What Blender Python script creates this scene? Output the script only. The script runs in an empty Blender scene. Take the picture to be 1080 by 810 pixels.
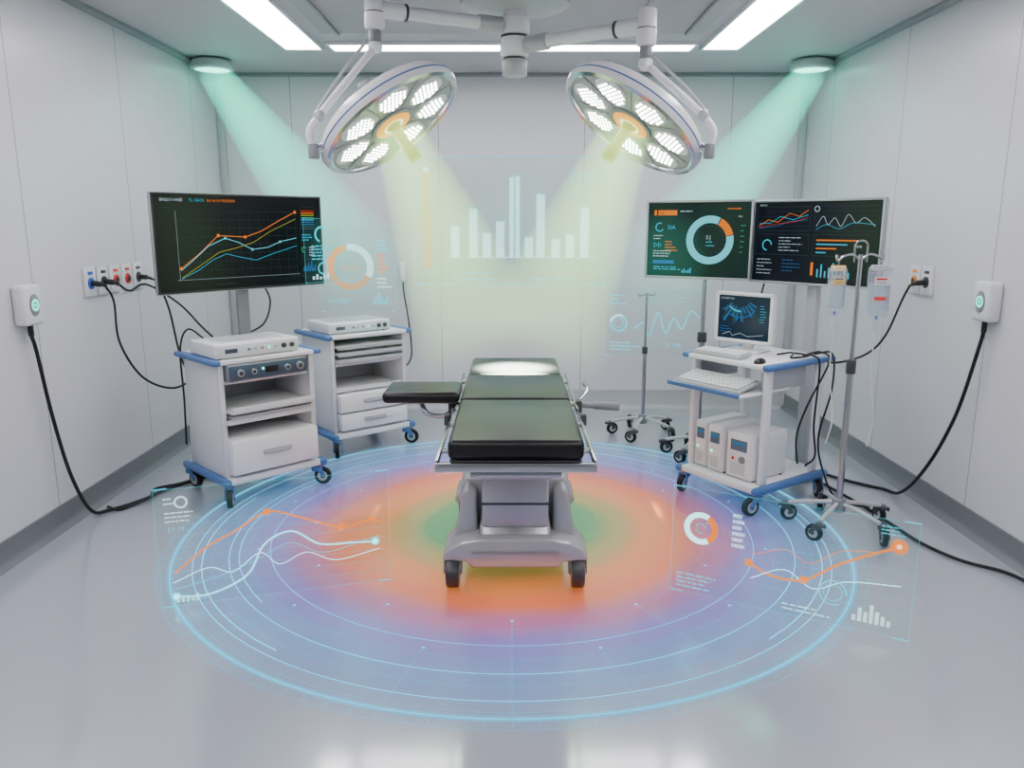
import bpy, bmesh, math, random
from mathutils import Vector, Matrix, Euler
random.seed(4)
R = math.radians
S = bpy.context.scene
COL = S.collection

# ------------------------------------------------------------ materials
def mat(name, col, rough=.5, metal=0., emi=None, es=0., alpha=1., trans=0., coat=0., var=.03, scale=12., spec=.5):
    m = bpy.data.materials.new(name); m.use_nodes = True
    nt = m.node_tree; b = nt.nodes['Principled BSDF']
    tc = nt.nodes.new('ShaderNodeTexCoord'); nz = nt.nodes.new('ShaderNodeTexNoise')
    nz.inputs['Scale'].default_value = scale; nz.inputs['Detail'].default_value = 3
    nt.links.new(tc.outputs['Object'], nz.inputs['Vector'])
    mx = nt.nodes.new('ShaderNodeMix'); mx.data_type = 'RGBA'
    mx.inputs[6].default_value = (*[max(0, c*(1-var)) for c in col], 1)
    mx.inputs[7].default_value = (*[min(1, c*(1+var)) for c in col], 1)
    nt.links.new(nz.outputs['Fac'], mx.inputs[0])
    nt.links.new(mx.outputs[2], b.inputs['Base Color'])
    b.inputs['Roughness'].default_value = rough
    b.inputs['Metallic'].default_value = metal
    b.inputs['Alpha'].default_value = alpha
    b.inputs['Transmission Weight'].default_value = trans
    b.inputs['Coat Weight'].default_value = coat
    b.inputs['Specular IOR Level'].default_value = spec
    if emi:
        b.inputs['Emission Color'].default_value = (*emi, 1)
        b.inputs['Emission Strength'].default_value = es
    return m

def glow(name, col, s, opaque=0.0):
    """hologram light: emission over a tinted see-through surface"""
    m = bpy.data.materials.new(name); m.use_nodes = True
    nt = m.node_tree; nt.nodes.clear()
    o = nt.nodes.new('ShaderNodeOutputMaterial'); e = nt.nodes.new('ShaderNodeEmission')
    t = nt.nodes.new('ShaderNodeBsdfTransparent'); a = nt.nodes.new('ShaderNodeAddShader')
    e.inputs[0].default_value = (*col, 1); e.inputs[1].default_value = s
    mc = max(col)
    t.inputs[0].default_value = (*[1-opaque*(1-.35*c/mc) for c in col], 1)
    nt.links.new(e.outputs[0], a.inputs[0]); nt.links.new(t.outputs[0], a.inputs[1])
    nt.links.new(a.outputs[0], o.inputs[0])
    return m

def seam_mat(name, col, axis, offs, spacing, rough=.38):
    m = mat(name, col, rough, var=.02, scale=1.5)
    nt = m.node_tree; b = nt.nodes['Principled BSDF']
    g = nt.nodes.new('ShaderNodeNewGeometry'); sp = nt.nodes.new('ShaderNodeSeparateXYZ')
    nt.links.new(g.outputs['Position'], sp.inputs[0])
    def mth(op, a, bb):
        n = nt.nodes.new('ShaderNodeMath'); n.operation = op
        if isinstance(a, (int, float)): n.inputs[0].default_value = a
        else: nt.links.new(a, n.inputs[0])
        if bb is not None:
            if isinstance(bb, (int, float)): n.inputs[1].default_value = bb
            else: nt.links.new(bb, n.inputs[1])
        return n.outputs[0]
    x = mth('SUBTRACT', sp.outputs[axis], offs)
    x = mth('DIVIDE', x, spacing); x = mth('ADD', x, .5); x = mth('FRACT', x, None)
    x = mth('SUBTRACT', x, .5); x = mth('ABSOLUTE', x, None)
    s = mth('LESS_THAN', x, .004/spacing)
    old = b.inputs['Base Color'].links[0].from_socket
    mx = nt.nodes.new('ShaderNodeMix'); mx.data_type = 'RGBA'
    nt.links.new(s, mx.inputs[0]); nt.links.new(old, mx.inputs[6])
    mx.inputs[7].default_value = (col[0]*.5, col[1]*.5, col[2]*.53, 1)
    nt.links.new(mx.outputs[2], b.inputs['Base Color'])
    return m

WHITE = mat('white_enamel', (.78, .78, .80), .26)
OFFW = mat('offwhite_plastic', (.64, .645, .665), .38)
GREY = mat('grey_plastic', (.20, .215, .23), .4)
LGREY = mat('light_grey_plastic', (.42, .435, .455), .33)
DGREY = mat('dark_grey_plastic', (.038, .040, .044), .4)
BLACK = mat('black_plastic', (.007, .007, .008), .3)
RUBBER = mat('black_rubber', (.007, .007, .008), .5, spec=.3)
LEATHER = mat('black_vinyl', (.009, .0088, .0095), .34, var=.2, scale=40, spec=.3)
STEEL = mat('brushed_steel', (.45, .46, .47), .2, 1.)
SILVER = mat('silver_frame', (.42, .44, .46), .28, .7)
BLUE = mat('blue_bumper', (.06, .15, .36), .4)
DBLUE = mat('slate_blue_panel', (.05, .08, .12), .35)
DISP = mat('display_blue_grey', (.12, .17, .22), .5, spec=.1)
REDP = mat('red_plastic', (.6, .03, .02), .4)
BLUP = mat('blue_socket', (.03, .10, .5), .4)
ORANGE = mat('orange_plastic', (.85, .27, .03), .4)
YELLOW = mat('yellow_label', (.80, .52, .08), .4)
GREENL = mat('green_led', (.05, .6, .45), .4, emi=(.12, 1, .78), es=2.0)
CLEAR = mat('clear_plastic', (.62, .69, .74), .06, alpha=.32)
LIQUID = mat('saline', (.40, .54, .62), .05, alpha=.42)
TUBEM = mat('clear_tubing', (.75, .8, .82), .2, alpha=.7)
PANEL_L = mat('diffuser', (.9, .9, .9), .5, emi=(1, .95, 1), es=20.)
LED = mat('led_lens', (1, 1, 1), .2, emi=(1, 1, .98), es=16.)
PODM = mat('pod_lens', (.42, .44, .45), .15, emi=(.96, 1, .98), es=.22, coat=.5)
LENS = mat('lamp_glass', (.30, .315, .33), .14, coat=.6)
HUB = mat('amber_hub', (.9, .38, .03), .4, emi=(1, .34, .02), es=1.1)
HUBC = mat('pale_hub', (.9, .9, .6), .4, emi=(.9, 1, .5), es=1.6)
HANDLEM = mat('lamp_handle', (.55, .62, .16), .35, emi=(.65, .82, .12), es=.3)
TEALF = mat('teal_lens', (.2, .9, .75), .3, emi=(.30, 1, .80), es=3.)

SCR_BLACK = mat('screen_black', (.003, .004, .005), .2, emi=(.02, .03, .035), es=.10, spec=.2)
SCR_GREEN = mat('screen_green', (.002, .008, .008), .2, emi=(.008, .06, .05), es=.22, spec=.2)
SCR_NAVY = mat('screen_navy', (.003, .004, .007), .2, emi=(.02, .035, .06), es=.12, spec=.2)
SCR_BLUE = mat('screen_blue', (.003, .007, .015), .2, emi=(.02, .06, .12), es=.25, spec=.2)
def em(name, c, s): return mat(name, (.0, .0, .0), .5, emi=c, es=s, spec=0.)
E_W = em('ink_white', (.68, .90, 1), .75)
E_C = em('ink_cyan', (.04, .58, .80), .9)
E_CW = em('ink_pale_cyan', (.16, .78, .90), 1.0)
E_O = em('ink_orange', (1, .24, .02), 1.0)
E_G = em('ink_green', (.06, .6, .28), .6)
E_Y = em('ink_yellow', (.5, .52, .04), .8)
E_B = em('ink_blue', (.04, .24, .6), .7)
E_D = em('ink_grid', (.06, .13, .15), .6)
E_R = em('ink_red', (.9, .06, .02), .7)
H_W = glow('holo_white', (.64, .98, 1), 1.2, .6)
H_C = glow('holo_cyan', (.06, .78, 1), .95, .75)
H_CB = glow('holo_cyan_bright', (.38, .92, 1), 2.5, .8)
H_O = glow('holo_orange', (1, .25, .02), 1.35, 1.)
H_OS = glow('holo_orange_soft', (1, .34, .07), .80, .75)
H_F = glow('holo_faint', (.20, .9, .95), .30, .30)
H_P = glow('holo_pane', (.3, .85, .9), .035, .12)
H_PG = glow('holo_pane_green', (.5, 1, .7), .07, .18)
H_L = glow('floor_line', (.14, .76, 1), 1.5, .8)
H_L2 = glow('floor_line_faint', (.14, .70, 1), .45, .4)

# ------------------------------------------------------------ mesh builder
def catmull(pts, n=8):
    pts = [Vector(p) for p in pts]
    if len(pts) < 3: return pts
    P = [pts[0]*2-pts[1]] + pts + [pts[-1]*2-pts[-2]]
    out = []
    for i in range(1, len(P)-2):
        a, b, c, d = P[i-1], P[i], P[i+1], P[i+2]
        for k in range(n):
            t = k/n
            out.append(.5*((2*b)+(c-a)*t+(2*a-5*b+4*c-d)*t*t+(-a+3*b-3*c+d)*t**3))
    out.append(pts[-1]); return out

class M:
    def __init__(s): s.bm = bmesh.new(); s.mats = []
    def mi(s, m):
        if m not in s.mats: s.mats.append(m)
        return s.mats.index(m)
    def _merge(s, b, m):
        i = s.mi(m)
        for f in b.faces: f.material_index = i; f.smooth = True
        me = bpy.data.meshes.new('t'); b.to_mesh(me); b.free()
        s.bm.from_mesh(me); bpy.data.meshes.remove(me); return s
    def box(s, c, size, m, bev=.004, rot=None, seg=2):
        b = bmesh.new(); bmesh.ops.create_cube(b, size=1)
        bmesh.ops.scale(b, vec=size, verts=b.verts)
        if bev > 0:
            bmesh.ops.bevel(b, geom=b.edges[:], offset=min(bev, min(size)*.45), segments=seg, affect='EDGES', profile=.5)
        if rot: bmesh.ops.rotate(b, matrix=Euler(rot).to_matrix(), verts=b.verts)
        bmesh.ops.translate(b, vec=c, verts=b.verts)
        return s._merge(b, m)
    def cyl(s, p0, p1, r, m, r1=None, seg=24, bev=0):
        p0, p1 = Vector(p0), Vector(p1); d = p1-p0
        b = bmesh.new()
        bmesh.ops.create_cone(b, cap_ends=True, segments=seg, radius1=r, radius2=r if r1 is None else r1, depth=d.length)
        if bev:
            eds = [e for e in b.edges if any(len(f.verts) == seg for f in e.link_faces)]
            bmesh.ops.bevel(b, geom=eds, offset=bev, segments=2, affect='EDGES', profile=.5)
        q = d.to_track_quat('Z', 'Y')
        bmesh.ops.rotate(b, matrix=q.to_matrix(), verts=b.verts)
        bmesh.ops.translate(b, vec=(p0+p1)/2, verts=b.verts)
        return s._merge(b, m)
    def lathe(s, prof, m, seg=48, off=(0, 0, 0)):
        b = bmesh.new(); rings = []
        for r, z in prof:
            if r < 1e-5: rings.append([b.verts.new((0, 0, z))])
            else: rings.append([b.verts.new((r*math.cos(2*math.pi*k/seg), r*math.sin(2*math.pi*k/seg), z)) for k in range(seg)])
        for A, B in zip(rings, rings[1:]):
            for k in range(seg):
                j = (k+1) % seg
                vs = [A[k % len(A)], A[j % len(A)], B[j % len(B)], B[k % len(B)]]
                u = []
                for v in vs:
                    if v not in u: u.append(v)
                if len(u) > 2:
                    try: b.faces.new(u)
                    except ValueError: pass
        bmesh.ops.recalc_face_normals(b, faces=b.faces[:])
        bmesh.ops.translate(b, vec=off, verts=b.verts)
        return s._merge(b, m)
    def ball(s, c, r, m, sc=(1, 1, 1), u=20, v=12):
        b = bmesh.new(); bmesh.ops.create_uvsphere(b, u_segments=u, v_segments=v, radius=r)
        bmesh.ops.scale(b, vec=sc, verts=b.verts); bmesh.ops.translate(b, vec=c, verts=b.verts)
        return s._merge(b, m)
    def tube(s, pts, r, m, seg=10, smooth=True, n=8):
        pts = catmull(pts, n) if smooth else [Vector(p) for p in pts]
        b = bmesh.new(); rings = []; T0 = None; N = None
        for i, p in enumerate(pts):
            a = pts[max(0, i-1)]; c = pts[min(len(pts)-1, i+1)]
            T = (c-a).normalized()
            if N is None:
                N = T.orthogonal().normalized()
            else:
                N = (T0.rotation_difference(T) @ N); N = (N-T*N.dot(T)).normalized()
            T0 = T; B = T.cross(N)
            rings.append([b.verts.new(p+(N*math.cos(2*math.pi*k/seg)+B*math.sin(2*math.pi*k/seg))*r) for k in range(seg)])
        for A, Bn in zip(rings, rings[1:]):
            for k in range(seg):
                j = (k+1) % seg; b.faces.new((A[k], A[j], Bn[j], Bn[k]))
        b.faces.new(rings[0][::-1]); b.faces.new(rings[-1])
        return s._merge(b, m)
    def prism(s, poly, lo, hi, m, axis='y', bev=.006, seg=2):
        """2-D polygon extruded: axis y -> poly in (x,z); x -> (y,z); z -> (x,y)"""
        b = bmesh.new()
        def mk(p, t):
            return {'y': (p[0], t, p[1]), 'x': (t, p[0], p[1]), 'z': (p[0], p[1], t)}[axis]
        A = [b.verts.new(mk(p, lo)) for p in poly]; B = [b.verts.new(mk(p, hi)) for p in poly]
        n = len(poly)
        for k in range(n):
            j = (k+1) % n; b.faces.new((A[k], A[j], B[j], B[k]))
        b.faces.new(A[::-1]); b.faces.new(B)
        bmesh.ops.recalc_face_normals(b, faces=b.faces[:])
        if bev: bmesh.ops.bevel(b, geom=b.edges[:], offset=bev, segments=seg, affect='EDGES', profile=.5)
        return s._merge(b, m)
    def data(s, name):
        me = bpy.data.meshes.new(name); s.bm.to_mesh(me); s.bm.free()
        for m in s.mats: me.materials.append(m)
        try: me.set_sharp_from_angle(angle=R(32))
        except Exception: pass
        return me
    def make(s, name, parent=None, loc=(0, 0, 0), rot=(0, 0, 0), **kw):
        return obj(name, s.data(name), parent, loc, rot, **kw)

def obj(name, data, parent=None, loc=(0, 0, 0), rot=(0, 0, 0), label=None, category=None, kind=None, group=None):
    o = bpy.data.objects.new(name, data); COL.objects.link(o)
    o.location = loc; o.rotation_euler = rot
    if parent: o.parent = parent
    if label: o['label'] = label
    if category: o['category'] = category
    if kind: o['kind'] = kind
    if group: o['group'] = group
    return o
def root(name, label, category, loc, rz=0, group=None):
    o = obj(name, None, None, loc, (0, 0, rz), label, category, group=group)
    o.empty_display_size = .1
    return o
def on(base, x, y, z):
    a = base.rotation_euler[2]
    return (base.location[0]+x*math.cos(a)-y*math.sin(a), base.location[1]+x*math.sin(a)+y*math.cos(a), base.location[2]+z)

# ------------------------------------------------------------ flat graphics
_tc = {}
def text_mesh(body):
    if body in _tc: return _tc[body]
    c = bpy.data.curves.new('tx', 'FONT'); c.body = body; c.size = 1; c.resolution_u = 1
    o = bpy.data.objects.new('tx', c); COL.objects.link(o)
    bpy.context.view_layer.update()
    ev = o.evaluated_get(bpy.context.evaluated_depsgraph_get())
    me = ev.to_mesh()
    vs = [(v.co.x, v.co.y) for v in me.vertices]; fs = [tuple(p.vertices) for p in me.polygons]
    ev.to_mesh_clear(); bpy.data.objects.remove(o); bpy.data.curves.remove(c)
    _tc[body] = (vs, fs); return _tc[body]

class G:
    """graphics on a w x h panel; u right, v down in 0..1"""
    def __init__(s, w, h): s.w, s.h = w, h; s.v = []; s.f = []; s.fm = []; s.mats = []; s.y = -.0012
    def P(s, u, v): return ((u-.5)*s.w, (.5-v)*s.h)
    def poly(s, pts, m):
        if m not in s.mats: s.mats.append(m)
        i = len(s.v); s.v += [(x, s.y, z) for x, z in pts]; s.f.append(tuple(range(i, i+len(pts)))); s.fm.append(s.mats.index(m))
    def nx(s): s.y -= .00004
    def rect(s, u0, v0, u1, v1, m):
        a = s.P(u0, v0); b = s.P(u1, v1); s.poly([(a[0], b[1]), (b[0], b[1]), (b[0], a[1]), (a[0], a[1])], m); s.nx()
    def frame(s, u0, v0, u1, v1, t, m):
        a = s.P(u0, v0); b = s.P(u1, v1)
        for q in ((a[0], a[1]-t, b[0], a[1]), (a[0], b[1], b[0], b[1]+t), (a[0], b[1]+t, a[0]+t, a[1]-t), (b[0]-t, b[1]+t, b[0], a[1]-t)):
            s.poly([(q[0], q[1]), (q[2], q[1]), (q[2], q[3]), (q[0], q[3])], m)
        s.nx()
    def line(s, pts, t, m, smooth=False):
        P = [Vector(s.P(*p)) for p in pts]
        if smooth: P = [Vector(p[:2]) for p in catmull([(p.x, p.y, 0) for p in P], 6)]
        n = len(P); L = []; Rr = []
        for i, p in enumerate(P):
            d = (P[min(i+1, n-1)]-P[max(i-1, 0)]).normalized(); nn = Vector((-d.y, d.x))*t/2
            L.append(p+nn); Rr.append(p-nn)
        for i in range(n-1):
            s.poly([tuple(Rr[i]), tuple(Rr[i+1]), tuple(L[i+1]), tuple(L[i])], m)
        s.nx()
    def gline(s, pts, t, m, mh, smooth=True):
        s.line(pts, t*2.0, mh, smooth); s.line(pts, t*.9, m, smooth)
    def dot(s, u, v, r, m, n=16):
        c = s.P(u, v); s.poly([(c[0]+r*math.cos(2*math.pi*k/n), c[1]+r*math.sin(2*math.pi*k/n)) for k in range(n)], m); s.nx()
    def ring(s, u, v, r0, r1, m, a0=0, a1=360, n=None):
        c = s.P(u, v); n = n or max(6, int(abs(a1-a0)/5))
        for k in range(n):
            p, q = R(a0+(a1-a0)*k/n), R(a0+(a1-a0)*(k+1)/n)
            s.poly([(c[0]+r0*math.cos(p), c[1]+r0*math.sin(p)), (c[0]+r1*math.cos(p), c[1]+r1*math.sin(p)),
                    (c[0]+r1*math.cos(q), c[1]+r1*math.sin(q)), (c[0]+r0*math.cos(q), c[1]+r0*math.sin(q))], m)
        s.nx()
    def text(s, u, v, body, size, m):
        if m not in s.mats: s.mats.append(m)
        vs, fs = text_mesh(body); c = s.P(u, v); i = len(s.v); k = s.mats.index(m)
        s.v += [(c[0]+x*size, s.y, c[1]+y*size) for x, y in vs]
        for f in fs: s.f.append(tuple(i+q for q in f)); s.fm.append(k)
        s.nx()
    def bars(s, u0, v1, du, hs, w, m):
        for k, hh in enumerate(hs): s.rect(u0+k*du, v1-hh, u0+k*du+w, v1, m)
    def textrows(s, u, v, n, dv, m, wmax=.1, t=.012):
        for k in range(n):
            ww = wmax*(.45+.55*random.random()); x = u
            while x < u+ww:
                q = wmax*(.08+.16*random.random()); s.rect(x, v+k*dv, min(x+q, u+ww), v+k*dv+t, m); x += q+wmax*.04
    def make(s, name, parent, loc=(0, 0, 0), rot=(0, 0, 0), **kw):
        me = bpy.data.meshes.new(name); me.from_pydata(s.v, [], s.f)
        for m in s.mats: me.materials.append(m)
        me.polygons.foreach_set('material_index', s.fm)
        return obj(name, me, parent, loc, rot, **kw)

# ------------------------------------------------------------ camera
H = 1.66; PITCH = R(11.64)
cam = bpy.data.cameras.new('camera'); cam.sensor_width = 36; cam.sensor_fit = 'HORIZONTAL'; cam.lens = 27.5
co = bpy.data.objects.new('camera', cam); COL.objects.link(co)
co.location = (0, 0, H); co.rotation_euler = (R(90)-PITCH, 0, 0); S.camera = co

# ------------------------------------------------------------ room
XW = 2.5; YB = 6.98; YF = -1.6; ZC = 2.89
wl = seam_mat('wall_panel_side', (.59, .58, .615), 1, 4.1, 1.15, .26)
wb = seam_mat('wall_panel_back', (.63, .615, .65), 0, .62, 1.25, .32)
fl = mat('epoxy_floor', (.335, .36, .415), .28, var=.02, scale=2., coat=1.)
fb_ = fl.node_tree.nodes['Principled BSDF']
fb_.inputs['Coat Roughness'].default_value = .11; fb_.inputs['Coat IOR'].default_value = 1.95
cl = seam_mat('ceiling_panel', (.47, .445, .48), 0, .0, 20, .5)
bb = mat('baseboard_vinyl', (.13, .14, .155), .35)
bb2 = mat('baseboard_vinyl_light', (.40, .405, .43), .35)
T = .12
M().box((0, (YB+YF)/2, -T/2), (2*XW+2*T, YB-YF+T*2, T), fl, 0).make('floor', kind='structure', label='glossy pale grey epoxy floor')
M().box((0, (YB+YF)/2, ZC+T/2), (2*XW+2*T, YB-YF+T*2, T), cl, 0).make('ceiling', kind='structure', label='pale grey panelled ceiling')
M().box((0, YB+T/2, ZC/2), (2*XW, T, ZC), wb, 0).make('wall_back', kind='structure', label='light grey panelled wall')
M().box((-XW-T/2, (YB+YF)/2, ZC/2), (T, YB-YF+2*T, ZC), wl, 0).make('wall_left', kind='structure', label='light grey panelled wall')
M().box((XW+T/2, (YB+YF)/2, ZC/2), (T, YB-YF+2*T, ZC), wl, 0).make('wall_right', kind='structure', label='light grey panelled wall')
BH = .13
for nm, sx in (('baseboard_left', -1), ('baseboard_right', 1)):
    M().prism([(sx*(XW), 0), (sx*(XW-.05), 0), (sx*(XW-.022), .02), (sx*(XW-.012), .04), (sx*(XW-.012), BH), (sx*XW, BH)], YF, YB, bb, 'y', 0).make(nm, kind='structure', label='grey coved vinyl baseboard')
M().prism([(YB, 0), (YB-.05, 0), (YB-.022, .02), (YB-.012, .04), (YB-.012, BH+.04), (YB, BH+.04)], -XW+.05, XW-.05, bb2, 'x', 0).make('baseboard_back', kind='structure', label='pale grey coved baseboard')
tr = mat('ceiling_trim', (.25, .245, .27), .4)
M().box((0, 3.2, ZC-.006), (2.5, 4.6, .012), mat('ceiling_field', (.37, .35, .39), .45), .002).make('trim_1', kind='structure', label='recessed grey ceiling field')
k = 2
for sx in (-1, 1):
    M().box((sx*1.14, 3.2, ZC-.02), (.02, 4.56, .02), tr, .003).make('trim_%d' % k, kind='structure', label='thin grey ceiling trim'); k += 1
    M().box((sx*.78, 3.0, ZC-.017), (.03, 4.2, .012), tr, .003).make('trim_%d' % k, kind='structure', label='thin grey ceiling trim'); k += 1
    M().box((sx*(XW-.03), (YB+YF)/2, ZC-.012), (.06, YB-YF, .024), tr, .003).make('trim_%d' % k, kind='structure', label='thin grey ceiling trim'); k += 1
M().box((0, YB-.03, ZC-.012), (2*XW-.12, .06, .024), tr, .003).make('trim_%d' % k, kind='structure', label='thin grey ceiling trim'); k += 1
for sx in (-1, 1):
    M().box((sx*(XW-.03), YB-.03, (ZC+.17)/2), (.06, .06, ZC-.22), bb2, .012).make('trim_%d' % k, kind='structure', label='pale grey corner trim'); k += 1

def light_panel(cx, cy, sx, sy):
    r = root('ceiling_light_panel', 'bright white rectangular LED panel in the ceiling', 'ceiling light', (cx, cy, ZC), group='ceiling light panels')
    f = M(); t = .02
    for a in (-1, 1):
        f.box((a*(sx/2+t/2), 0, -.011), (t, sy+2*t, .022), WHITE, .003)
        f.box((0, a*(sy/2+t/2), -.011), (sx, t, .022), WHITE, .003)
    f.make('panel_frame', r)
    M().box((0, 0, -.008), (sx, sy, .012), PANEL_L, .001).make('diffuser', r)
light_panel(-1.485, 4.2, .25, 3.5); light_panel(1.485, 4.2, .25, 3.5)
light_panel(0, 5.9, 2.55, .2)
light_panel(-1.485, .6, .25, 3.0); light_panel(1.485, .6, .25, 3.0)
light_panel(0, .2, 2.3, .25)

# ------------------------------------------------------------ beams
def beam_mat(name, col, s, L, r0, r1, p=1.0, hard=.6, dens=.25):
    m = bpy.data.materials.new(name); m.use_nodes = True
    nt = m.node_tree; nt.nodes.clear()
    o = nt.nodes.new('ShaderNodeOutputMaterial'); e = nt.nodes.new('ShaderNodeEmission')
    ab = nt.nodes.new('ShaderNodeVolumeAbsorption'); ad = nt.nodes.new('ShaderNodeAddShader')
    tc = nt.nodes.new('ShaderNodeTexCoord'); sp = nt.nodes.new('ShaderNodeSeparateXYZ')
    nt.links.new(tc.outputs['Object'], sp.inputs[0])
    def mth(op, a, b=None, clamp=False):
        n = nt.nodes.new('ShaderNodeMath'); n.operation = op; n.use_clamp = clamp
        for i, x in enumerate((a, b)):
            if x is None: continue
            if isinstance(x, (int, float)): n.inputs[i].default_value = x
            else: nt.links.new(x, n.inputs[i])
        return n.outputs[0]
    t = mth('DIVIDE', sp.outputs[2], -L, True)
    rr = mth('ADD', mth('MULTIPLY', t, r1-r0), r0)
    x2 = mth('MULTIPLY', sp.outputs[0], sp.outputs[0]); y2 = mth('MULTIPLY', sp.outputs[1], sp.outputs[1])
    q = mth('DIVIDE', mth('ADD', x2, y2), mth('MULTIPLY', rr, rr))
    edge = mth('POWER', mth('SUBTRACT', 1.0, q, True), hard)
    fade = mth('POWER', mth('SUBTRACT', 1.0, t, True), p)
    conc = mth('DIVIDE', r0+.12, mth('ADD', rr, .12))
    st = mth('MULTIPLY', mth('MULTIPLY', edge, fade), mth('MULTIPLY', conc, s))
    e.inputs[0].default_value = (*col, 1)
    ab.inputs['Color'].default_value = (*[.25+.75*c for c in col], 1)
    nt.links.new(mth('MULTIPLY', st, dens), ab.inputs['Density'])
    nt.links.new(st, e.inputs[1]); nt.links.new(e.outputs[0], ad.inputs[0]); nt.links.new(ab.outputs[0], ad.inputs[1])
    nt.links.new(ad.outputs[0], o.inputs['Volume'])
    return m
def beam(label, src, dst, r0, r1, col, s, p, hard=.6, dens=.25):
    src, dst = Vector(src), Vector(dst); d = dst-src; L = d.length
    mm = M(); mm.cyl((0, 0, 0), (0, 0, -L), r0, beam_mat('beam_light', col, s, L, r0, r1, p, hard, dens), r1=r1, seg=40)
    o = mm.make('light_beam', None, src, label=label, category='light beam')
    o.rotation_euler = d.to_track_quat('-Z', 'Y').to_euler()
def spot(loc, dst, e, ang, col, blend=.5, r=.05):
    l = bpy.data.lights.new('spot_light', 'SPOT'); l.energy = e; l.spot_size = R(ang); l.spot_blend = blend; l.color = col; l.shadow_soft_size = r
    o = bpy.data.objects.new('spot_light', l); COL.objects.link(o); o.location = loc
    o.rotation_euler = (Vector(dst)-Vector(loc)).to_track_quat('-Z', 'Y').to_euler()

for sx in (-1, 1):
    x = sx*2.3; y = 6.37
    r = root('ceiling_spotlight', 'round white ceiling fixture glowing teal', 'spotlight', (x, y, ZC), group='teal corner spotlights')
    M().lathe([(0, 0), (.11, 0), (.15, -.02), (.158, -.05), (.158, -.075), (.135, -.085), (.13, -.07), (0, -.07)], LGREY).make('housing', r)
    M().lathe([(0, -.0705), (.125, -.0705), (.125, -.078), (.06, -.088), (0, -.09)], TEALF).make('lens', r)
    src = Vector((x, y, ZC-.1)); dst = Vector((sx*.75, 5.35, 1.0))
    beam('pale teal light beam shining from a ceiling spotlight', src, dst, .12, .43, (.09, 1, .70), 6.0, 1.3, .32, .5)

# ------------------------------------------------------------ surgical lights
MX, MY = .015, 4.68
r = root('surgical_light_mount', 'white ceiling canopy and column carrying the surgical lights', 'ceiling mount', (MX, MY, ZC))
M().lathe([(0, 0), (.30, 0), (.31, -.02), (.30, -.05), (.2, -.075), (.1, -.08), (0, -.08)], LGREY).make('canopy', r)
mm = M(); mm.cyl((0, 0, -.07), (0, 0, -.30), .06, WHITE); mm.cyl((0, 0, -.11), (0, 0, -.205), .085, WHITE, bev=.012); mm.cyl((0, 0, -.207), (0, 0, -.213), .078, DGREY)
mm.cyl((0, 0, -.215), (0, 0, -.32), .082, WHITE, bev=.012); mm.cyl((0, 0, -.322), (0, 0, -.328), .065, DGREY); mm.cyl((0, 0, -.33), (0, 0, -.42), .07, LGREY, bev=.012)
mm.make('column', r)

def ell(ra, rb, n=28): return [(ra*math.cos(2*math.pi*k/n), rb*math.sin(2*math.pi*k/n)) for k in range(n)]
def egg(ra, rb, n=32): return [(ra*math.cos(2*math.pi*k/n), rb*math.sin(2*math.pi*k/n)*(1+.22*math.cos(2*math.pi*k/n))) for k in range(n)]
pod = M()
pod.prism(egg(.104, .090), -.006, .0, WHITE, 'z', .002)
pod.prism(egg(.096, .082), -.009, -.004, PODM, 'z', .002)
pod_d = pod.data('light_pod')
ld = M()
for j in range(-3, 4):
    for i in range(-3, 5):
        px_, py_ = (i+(.5 if j % 2 else 0)-.2)*.026, j*.0225
        if (px_/.086)**2+(py_/(.072*(1+.22*px_/.1)))**2 < 1: ld.lathe([(0, -.0092), (.0085, -.0092), (.0072, -.012), (0, -.013)], LED, 8, off=(px_, py_, 0))
led_d = ld.data('led_cluster')
RIM = mat('polished_rim', (.6, .61, .62), .15, .9)

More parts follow.
